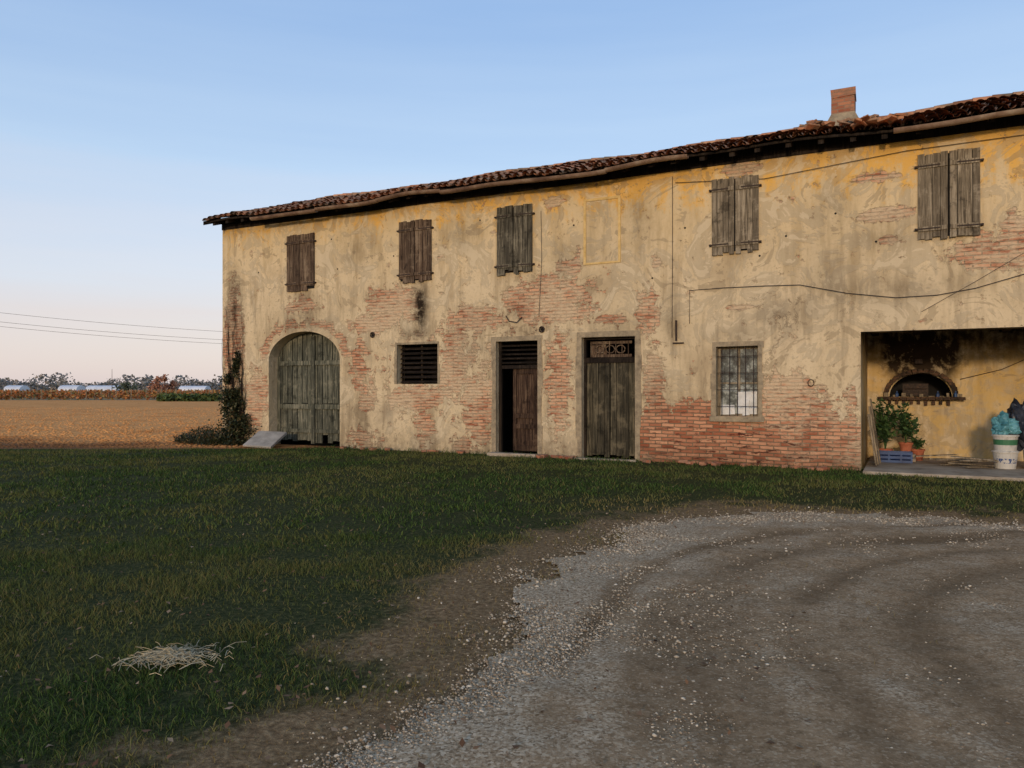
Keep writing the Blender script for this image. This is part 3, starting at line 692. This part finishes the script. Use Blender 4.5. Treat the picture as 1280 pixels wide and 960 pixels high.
n=14000; y=20.5+ (rng.random(n)**1.8)*45; x=-1*rng.random(n)*(y*.8)-y*.2
P=np.stack([x,y,np.full(n,-.01)],1)
lu=np.array([toL(a,b) for a,b in P[:,:2]]); ok=~((lu[:,0]>-.5)&(lu[:,1]>-.5)); P=P[ok]
pebbles('field_soil_clods',P,rng.uniform(.02,.07,len(P)),mat_field,.5)

road=np.array([(-1.3,1.0),(-.95,2.3),(-.61,3.1),(-.30,3.56),(-.15,4.28),(-.05,5.19),(.30,6.3),(.8,7.24),(1.25,8.3),(2.1,9.25),(3.5,9.5),(4.8,9.1),(6.0,8.7),(8.5,8.2),(13,7.4),(16,6),(16,-6),(-1.5,-6)])
def sdist(px,py,poly):
    d=np.full(px.shape,1e9); inside=np.zeros(px.shape,bool); n=len(poly)
    for i in range(n):
        ax,ay=poly[i]; bx,by=poly[(i+1)%n]; ex,ey=bx-ax,by-ay; t=np.clip(((px-ax)*ex+(py-ay)*ey)/(ex*ex+ey*ey),0,1)
        d=np.minimum(d,np.hypot(px-ax-t*ex,py-ay-t*ey))
        c=((ay>py)!=(by>py))&(px<(bx-ax)*(py-ay)/(by-ay+1e-12)+ax); inside^=c
    return np.where(inside,-d,d)
def vnoise(x,y,s,seed=0):
    xi=x*s+seed*17.3; yi=y*s-seed*9.1; x0=np.floor(xi).astype(int); y0=np.floor(yi).astype(int); fx=xi-x0; fy=yi-y0; fx=fx*fx*(3-2*fx); fy=fy*fy*(3-2*fy)
    def h(a,b): 
        v=np.sin(a*127.1+b*311.7+seed*74.7)*43758.5453; return v-np.floor(v)
    return (h(x0,y0)*(1-fx)+h(x0+1,y0)*fx)*(1-fy)+(h(x0,y0+1)*(1-fx)+h(x0+1,y0+1)*fx)*fy
def fbm(x,y,s,seed=0): return (vnoise(x,y,s,seed)+.5*vnoise(x,y,s*2.1,seed+1)+.25*vnoise(x,y,s*4.3,seed+2)+.12*vnoise(x,y,s*9,seed+3))/1.87
def roadd(x,y): return sdist(x,y,road)+(fbm(x,y,1.1,3)-.5)*1.0+(fbm(x,y,4,13)-.5)*.35
def yard_h(x,y): return (fbm(x,y,.5,11)-.5)*.05
def wear(x,y,rd):
    w=np.clip(.95-rd*.62,0,1)
    strip=np.clip((x-.6)/2.5,0,1)*np.clip((12.-y)/3.,0,1)*.55
    return np.clip(np.maximum(w,strip)+(fbm(x,y,1.5,31)-.5)*1.1*(w+.3),0,1)
nx,ny=300,260; xs=np.linspace(-26,18,nx); ys=np.linspace(-8,24.5,ny); X,Y=np.meshgrid(xs,ys)
x,y=X.ravel(),Y.ravel(); rd=roadd(x,y)
col=np.stack([wear(x,y,rd),fbm(x,y,.6,5),np.zeros_like(x),np.ones_like(x)],1)
edge_y=20.2+ (fbm(x,np.zeros_like(x),.4,9)-.5)*1.2+ np.clip(-x-6,0,30)*-.10
keep=(y<edge_y)
lu_u=(x-P0.x)*D.x+(y-P0.y)*D.y; lu_v=(x-P0.x)*NI.x+(y-P0.y)*NI.y
keep&=~((lu_v>.3)&(lu_u>-.1))
idx=np.arange(nx*ny).reshape(ny,nx)
q=np.stack([idx[:-1,:-1],idx[:-1,1:],idx[1:,1:],idx[1:,:-1]],-1).reshape(-1,4)
q=q[keep[q].any(1)]
hz=yard_h(x,y)*np.clip((rd+.1),0,1)*np.clip(-lu_v*1.0,0,1)
V=np.stack([x,y,hz-.004],1)
m=M('lawn_soil',.95,.04); cc=m.seprgb(m.attr('msk')); n1=m.noise(2.5,5,.7); n2=m.noise(22,5,.8)
g=m.ramp(n2,[(.3,srgb(34,40,22)),(.5,srgb(56,62,36)),(.7,srgb(94,90,58))])
d=m.ramp(n2,[(.3,srgb(84,68,48)),(.5,srgb(124,102,74)),(.7,srgb(166,142,106))])
f=m.step(m.math('ADD',cc[0],m.math('MULTIPLY',m.math('SUBTRACT',n1,.5),.9)),.25,.7)
mat_lawn=m.out(m.mix(f,g,d),m.bump(n2,.8,.03))
mesh_np('lawn',V,q,mat_lawn,colors=col,smooth=True)
# gravel driveway
nx,ny=380,340; xs=np.linspace(-2.2,16,nx); ys=np.linspace(-6,10.2,ny); X,Y=np.meshgrid(xs,ys); x,y=X.ravel(),Y.ravel(); rd=roadd(x,y)
idx=np.arange(nx*ny).reshape(ny,nx); q=np.stack([idx[:-1,:-1],idx[:-1,1:],idx[1:,1:],idx[1:,:-1]],-1).reshape(-1,4); q=q[(rd[q]<.0).all(1)]
def track(x,y):
    R=np.hypot(x-5.7,y-3.3)+(fbm(x,y,.35,8)-.5)*.7; th=np.arctan2(y-3.3,x-5.7)
    w=0
    for i,(r0,s) in enumerate(((3.35,.16),(4.0,.11),(4.72,.20),(5.35,.12))): w=w+np.exp(-((R-r0)/s)**2)*np.clip(fbm(x,y,.8,17+i)*2.2-.45,0,1)
    fine=fbm(R*5.0,th*2.2,1.0,51)
    w=np.clip(w,0,1)*.8+np.clip((fine-.5)*1.6,0,.5)*np.clip(1-np.abs(R-4.4)/1.6,0,1)
    return np.clip(w,0,1)
tr=track(x,y)
hz=.012+.012*(1-tr)*np.clip(-rd*1.5,0,1)+(fbm(x,y,2.5,2)-.5)*.035*np.clip(-rd*1.5,0,1)
col=np.stack([np.clip(-rd/1.1,0,1),tr,fbm(x,y,.9,4),np.ones_like(x)],1)
m=M('gravel_dirt',1.0,.0); cc=m.seprgb(m.attr('msk')); n2=m.noise(55,5,.85); n1=m.noise(2.2,5,.75); v=m.voro(75,out='Color'); vs=m.seprgb(v)[0]
g=m.ramp(n2,[(.3,srgb(118,98,74)),(.5,srgb(168,147,118)),(.7,srgb(206,188,158))])
g=m.mix(m.math('MULTIPLY',m.step(vs,.5,.95),.6),g,srgb(216,200,172)); g=m.mix(m.math('MULTIPLY',m.math('SUBTRACT',1.0,m.step(vs,.05,.35)),.6),g,srgb(98,82,62))
d=m.ramp(m.noise(12,5,.8),[(.3,srgb(112,91,66)),(.5,srgb(148,124,94)),(.7,srgb(172,148,116))])
d=m.mix(m.math('MULTIPLY',m.step(vs,.75,.95),.4),d,srgb(196,176,144))
f=m.math('ADD',m.math('MULTIPLY',cc[1],.5),m.math('ADD',m.math('MULTIPLY',cc[0],.62),m.math('MULTIPLY',m.math('SUBTRACT',n1,.5),1.5)))
f=m.step(f,.25,.75)
c=m.mix(m.math('MULTIPLY',f,.85),g,d)
c=m.mix(m.math('MULTIPLY',cc[1],.6),c,srgb(88,70,50))
mat_grav=m.out(c,m.bump(m.math('ADD',n2,m.math('ADD',vs,n1)),.8,.010))
mesh_np('gravel_driveway',np.stack([x,y,hz],1),q,mat_grav,colors=col,smooth=True)
n=380000; yy=2.0+(rng.random(n)**1.3)*8.0; xx=(rng.uniform(-.30,.72,n))*yy
rd=roadd(xx,yy); tr=track(xx,yy)
p=np.exp(-np.abs(rd+.35)/.40)*1.0+.12*(rd<0)*(1-tr); p*=np.clip(fbm(xx,yy,1.6,21)*2.8-.65,0.05,1.3); p=np.where(rd>.1,p*.35*np.exp(-rd/.5),p)
ok=rng.random(n)<p*.55; xx,yy=xx[ok],yy[ok]; n=len(xx)
S=np.clip(rng.gamma(2.0,.0015,n)+.0018,0,.012)*np.clip(.7+yy*.09,1,1.5)
m=M('gravel_stones',.95,.03); isl=m.island(); mat_st=m.out(m.ramp(isl,[(0,srgb(106,90,70)),(.4,srgb(152,136,114)),(.8,srgb(182,168,144)),(1,srgb(208,196,174))]))
pebbles('gravel_stones',np.stack([xx,yy,.018+S*.1],1),S,mat_st,.6)
def blades(name,N,y0,y1,pw,h0,w0,mat):
    yy=y0+(rng.random(N)**pw)*(y1-y0); xx=rng.uniform(-.74,.74,N)*yy
    rd=roadd(xx,yy); lu=(xx-P0.x)*D.x+(yy-P0.y)*D.y; lv=(xx-P0.x)*NI.x+(yy-P0.y)*NI.y
    patch=fbm(xx,yy,2.2,15); W_=wear(xx,yy,rd)
    ey=20.2+(fbm(xx,np.zeros_like(xx),.4,9)-.5)*1.2+np.clip(-xx-6,0,30)*-.10
    pr=np.clip(1.0-W_,0,1)**1.2*np.clip(patch*3.2-.85,.08,1)+ .05*(rd>-.5)+.3*np.exp(lv/.3)
    pr=np.where(rd<-.1,pr*.1,pr)
    ok=(rng.random(N)<pr)&(lv<-.03)&(yy<ey+rng.normal(0,.15,N))&~((lu>16.75)&(lv>-.68))
    xx,yy,rd,patch,lv,W_=xx[ok],yy[ok],rd[ok],patch[ok],lv[ok],W_[ok]; n=len(xx)
    tall=1+2.2*np.exp(lv/.25)*rng.random(n)
    H=h0*rng.uniform(.4,1.3,n)*(.3+1.3*patch)*tall*(1-.45*W_); a=rng.uniform(0,6.28,n); lean=rng.uniform(.2,1.4,n)*H; W=w0*rng.uniform(.7,1.3,n)
    b=rng.uniform(0,6.28,n); wx,wy=np.cos(b)*W,np.sin(b)*W; lx,ly=np.cos(a)*lean,np.sin(a)*lean
    z0=yard_h(xx,yy)*np.clip(rd+.1,0,1)*np.clip(-lv,0,1)-.006
    z0=np.where(rd<0,.01,z0)
    V=np.empty((n,5,3)); 
    V[:,0]=np.stack([xx-wx,yy-wy,z0],1); V[:,1]=np.stack([xx+wx,yy+wy,z0],1)
    V[:,2]=np.stack([xx+wx*.8+lx*.35,yy+wy*.8+ly*.35,z0+H*.6],1); V[:,3]=np.stack([xx-wx*.8+lx*.35,yy-wy*.8+ly*.35,z0+H*.6],1)
    V[:,4]=np.stack([xx+lx,yy+ly,z0+H],1)
    o=(np.arange(n)*5)[:,None]; F=np.concatenate([o+np.array([[0,1,2]]),o+np.array([[0,2,3]]),o+np.array([[3,2,4]])])
    big=fbm(xx,yy,.6,41)
    dry=np.clip(W_*1.3-.1+(big-.5)*.9+(rng.random(n)-.5)*.5,0,1)*.85+(rng.random(n)<.07)*.5
    c=np.stack([np.clip(dry,0,1),rng.random(n),big,np.ones(n)],1); c=np.repeat(c,5,0)
    mesh_np(name,V.reshape(-1,3),F,mat,colors=c)
m=M('grass_blade_green',.8,.06); cc=m.seprgb(m.attr('msk'))
g=m.ramp(cc[1],[(0,srgb(34,52,22)),(.5,srgb(56,78,36)),(1,srgb(90,106,54))])
g=m.mix(m.math('MULTIPLY',m.step(cc[2],.42,.66),.6),g,srgb(96,98,54))
mat_gr=m.out(m.mix(cc[0],g,srgb(138,118,78)))
blades('grass',150000,2.2,8,.8,.042,.0022,mat_gr)
blades('grass.001',160000,7.5,21,.7,.050,.0055,mat_gr)
m=M('straw'); isl=m.island(); mat_straw=m.out(m.ramp(isl,[(0,srgb(130,118,92)),(1,srgb(200,188,156))]))
sp=MB()
for k in range(460):
    r=abs(random.gauss(0,.09)); a=random.uniform(0,6.28); x=-1.90+r*1.7*math.cos(a); y=4.28+r*1.1*math.sin(a); b=random.uniform(0,3.14); L=random.uniform(.02,.065)
    z=.035+max(0,.04-r*.3)*random.random(); sp.tube([(x-L*math.cos(b),y-L*math.sin(b),z+random.uniform(-.01,.01)),(x,y,z+.015),(x+L*math.cos(b),y+L*math.sin(b),z+random.uniform(-.015,.02))],.0018,3)
sp.obj('straw_pile',mat_straw)
m=M('dead_leaves'); isl=m.island(); mat_dl=m.out(m.ramp(isl,[(0,srgb(80,56,40)),(.6,srgb(124,94,68)),(1,srgb(160,138,110))]))
lv=[];lf=[]
for k in range(700):
    y=2.6+random.random()**1.3*11; x=random.uniform(-.7,.4)*y
    s=random.uniform(.010,.026); a=random.uniform(0,6.28); z=.033; o=len(lv)
    for q_,(dx,dy,dz) in enumerate(((-1,0,.01),(0,-.6,0),(1,0,.015),(0,.6,0))): lv.append((x+s*(dx*math.cos(a)-dy*math.sin(a)),y+s*(dx*math.sin(a)+dy*math.cos(a)),z+dz*random.uniform(-1,1)))
    lf.append((o,o+1,o+2,o+3))
mesh_np('fallen_leaves',np.array(lv),np.array(lf),mat_dl)

# ---------------------------------------------------------------- distance
def clumps(name,pts,n,size,ramp_):
    m=M(name+'_foliage',.8,.1); isl=m.island(); mt=m.out(m.ramp(isl,ramp_))
    V,F=leaves(n,lambda:pts(),size,.45,1.0); return mesh_np(name,V,F,mt)
def vine():
    r=random.randint(0,11); y=113+r*5; x=random.uniform(-.75,-.30)*y; return (x,y+random.gauss(0,.3),.25+random.random()*.95)
clumps('vineyard_rows',vine,15000,.45,[(0,srgb(140,88,56)),(.5,srgb(178,118,74)),(.8,srgb(158,130,82)),(1,srgb(108,110,70))])
vp=MB()
for r in range(4):
    for k in range(40): y=113+r*5; x=-.3*y-k*2.2; vp.box(x-.05,x+.05,y-.3,y-.2,0,1.6)
vp.obj('vineyard_posts',w_grey)
clumps('field_hedge',lambda:(lambda y:(y*random.uniform(-.46,-.33),y,random.random()*.8))(random.uniform(100,104)),2500,.45,[(0,srgb(62,76,46)),(1,srgb(94,108,62))])
trees=[]
for k in range(95):
    y=random.uniform(380,620); x=random.uniform(-.72,-.25)*y; h=random.uniform(3.5,7) if random.random()<.8 else random.uniform(7,10); trees.append((x,y,h,random.uniform(4,12)))
def dt():
    x,y,h,w=random.choice(trees); t=random.random(); return (x+random.gauss(0,.5)*w*(1-.4*t),y+random.gauss(0,2),.3+t*h)
clumps('distant_trees',dt,18000,1.5,[(0,srgb(104,110,112)),(.5,srgb(124,126,124)),(.85,srgb(142,134,126)),(1,srgb(156,142,128))])  # distance haze is painted into these pale grey foliage colours
def near_tree(name,x,y,h,w,ramp_,n):
    e=empty(name); t=MB(); t.tube([(x,y,0),(x+.1,y,h*.5),(x,y,h*.85)],.25,6,.05)
    for k in range(6): a=k*1.05; t.tube([(x,y,h*(.25+.08*k)),(x+math.cos(a)*w*.4,y+math.sin(a)*w*.4,h*(.45+.08*k))],.08,4,.02)
    t.obj('trunk',w_dark,e)
    cs=[(random.gauss(0,w*.28),random.gauss(0,w*.28),h*random.uniform(.3,.95)) for _ in range(16)]
    def f():
        c=random.choice(cs); return (x+c[0]+random.gauss(0,w*.12),y+c[1]+random.gauss(0,w*.12),c[2]+random.gauss(0,h*.06))
    m=M(name+'_leaf',.8,.1); isl=m.island(); mt=m.out(m.ramp(isl,ramp_)); V,F=leaves(n,f,.55,.4,1.); mesh_np('crown',V,F,mt,e)
OR=[(0,srgb(140,96,76)),(.6,srgb(176,124,98)),(1,srgb(194,152,124))]
near_tree('autumn_tree',-.462*200,200,5.0,3.2,OR,900); near_tree('autumn_tree.001',-.445*205,205,3.6,2.8,OR,600); near_tree('green_tree',-.50*230,230,3.8,4.0,[(0,srgb(76,86,72)),(1,srgb(104,112,90))],600)
m=M('greenhouse_film',.5,.3); mat_gh=m.out(m.ramp(m.noise(.3),[(.3,srgb(196,202,210)),(.7,srgb(222,226,230))]))
for i,(fx,y,L) in enumerate(((-.585,330,8),(-.55,350,14),(-.43,380,13),(-.655,340,7))):
    g=MB(); x=fx*y; vs=[];fs=[]
    for xx in (x,x+L):
        for k in range(9): t=math.pi*k/8; vs.append((xx,y-4*math.cos(t),1.0+2.4*math.sin(t) if 0<k<8 else 0))
    for k in range(8): fs.append((k,k+1,k+10,k+9))
    fs.append(tuple(range(9))); fs.append(tuple(range(17,8,-1))); g.add(vs,fs); g.obj('greenhouse' if i==0 else 'greenhouse.%03d'%i,mat_gh)
e=empty('power_line'); pl=MB(); A=Vector((-52,56,0)); B=Vector((-12,78,0))
for Q,h in ((A,9.3),(B,7.4)): pl.tube([(Q.x,Q.y,0),(Q.x,Q.y,h)],.14,8,.10); pl.box(Q.x-.7,Q.x+.7,Q.y-.06,Q.y+.06,h-.5,h-.38)
pl.obj('poles',w_dark,e); pl=MB()
for dz,dx in ((0,0),(-.75,.5),(-1.1,-.5)):
    P=[]
    for i in range(25):
        s=i/24; p=A.lerp(B,s); P.append((p.x+dx*.2,p.y,9.0+(6.9-9.0)*s+dz-.9*4*s*(1-s)))
    pl.tube(P,.012,4)
pl.obj('wires',mat_iron,e)
g=MB(); g.tube([(-.5208*260,260,0),(-.5208*260,260,8.5)],.12,6,.05); g.obj('radio_mast',mat_iron)

# ---------------------------------------------------------------- LIGHT
SUN_EL=math.radians(10); az=math.radians(20)
sdir=Vector((math.sin(az)*math.cos(SUN_EL),math.cos(az)*math.cos(SUN_EL),-math.sin(SUN_EL)))
sd=bpy.data.lights.new('sun','SUN'); sd.energy=1.55; sd.angle=math.radians(4); sd.color=(1,.74,.50)
so=bpy.data.objects.new('sun',sd); so.rotation_euler=sdir.to_track_quat('-Z','Y').to_euler(); scene.collection.objects.link(so)
w=bpy.data.worlds.new('World'); scene.world=w; w.use_nodes=True; nt=w.node_tree; bg=nt.nodes['Background']
sky=nt.nodes.new('ShaderNodeTexSky'); sky.sky_type='NISHITA'; sky.sun_disc=False; sky.sun_elevation=SUN_EL
to=-sdir; sky.sun_rotation=math.atan2(to.x,to.y); sky.air_density=1; sky.dust_density=1.0; sky.ozone_density=1.5
tc=nt.nodes.new('ShaderNodeTexCoord'); sp_=nt.nodes.new('ShaderNodeSeparateXYZ'); nt.links.new(tc.outputs['Generated'],sp_.inputs[0])
mp=nt.nodes.new('ShaderNodeVectorMath'); mp.operation='MULTIPLY'; mp.inputs[1].default_value=(1.2,1.2,16); nt.links.new(tc.outputs['Generated'],mp.inputs[0])
nz_=nt.nodes.new('ShaderNodeTexNoise'); nz_.inputs['Scale'].default_value=1.3; nz_.inputs['Detail'].default_value=4; nt.links.new(mp.outputs[0],nz_.inputs['Vector'])
ma=nt.nodes.new('ShaderNodeMath'); ma.operation='MULTIPLY_ADD'; ma.inputs[1].default_value=-.14; nt.links.new(nz_.outputs['Fac'],ma.inputs[0]); nt.links.new(sp_.outputs['Z'],ma.inputs[2])
cr=nt.nodes.new('ShaderNodeValToRGB'); els=cr.color_ramp
st=[(0.0,srgb(206,192,196)),(.07,srgb(200,201,213)),(.2,srgb(174,195,221)),(.40,srgb(138,169,212)),(1,srgb(124,134,158))]
while len(els.elements)<len(st): els.elements.new(.5)
for e_,(p_,c_) in zip(els.elements,st): e_.position=p_; e_.color=c_+(1,)
nt.links.new(ma.outputs[0],cr.inputs[0])
s1=nt.nodes.new('ShaderNodeVectorMath'); s1.operation='SCALE'; s1.inputs['Scale'].default_value=.05; nt.links.new(sky.outputs[0],s1.inputs[0])
ad_=nt.nodes.new('ShaderNodeVectorMath'); ad_.operation='ADD'; nt.links.new(s1.outputs[0],ad_.inputs[0]); nt.links.new(cr.outputs[0],ad_.inputs[1])
nt.links.new(ad_.outputs[0],bg.inputs[0]); bg.inputs[1].default_value=1.0
scene.view_settings.view_transform='Standard'; scene.view_settings.look='None'; scene.view_settings.exposure=0
cd=bpy.data.cameras.new('camera'); cd.lens=27; cd.sensor_width=36; cd.shift_y=7/1280; cd.clip_end=8000; cd.clip_start=.05
co=bpy.data.objects.new('camera',cd); co.location=(0,0,CAMZ); co.rotation_euler=(math.radians(90),0,0); scene.collection.objects.link(co); scene.camera=co
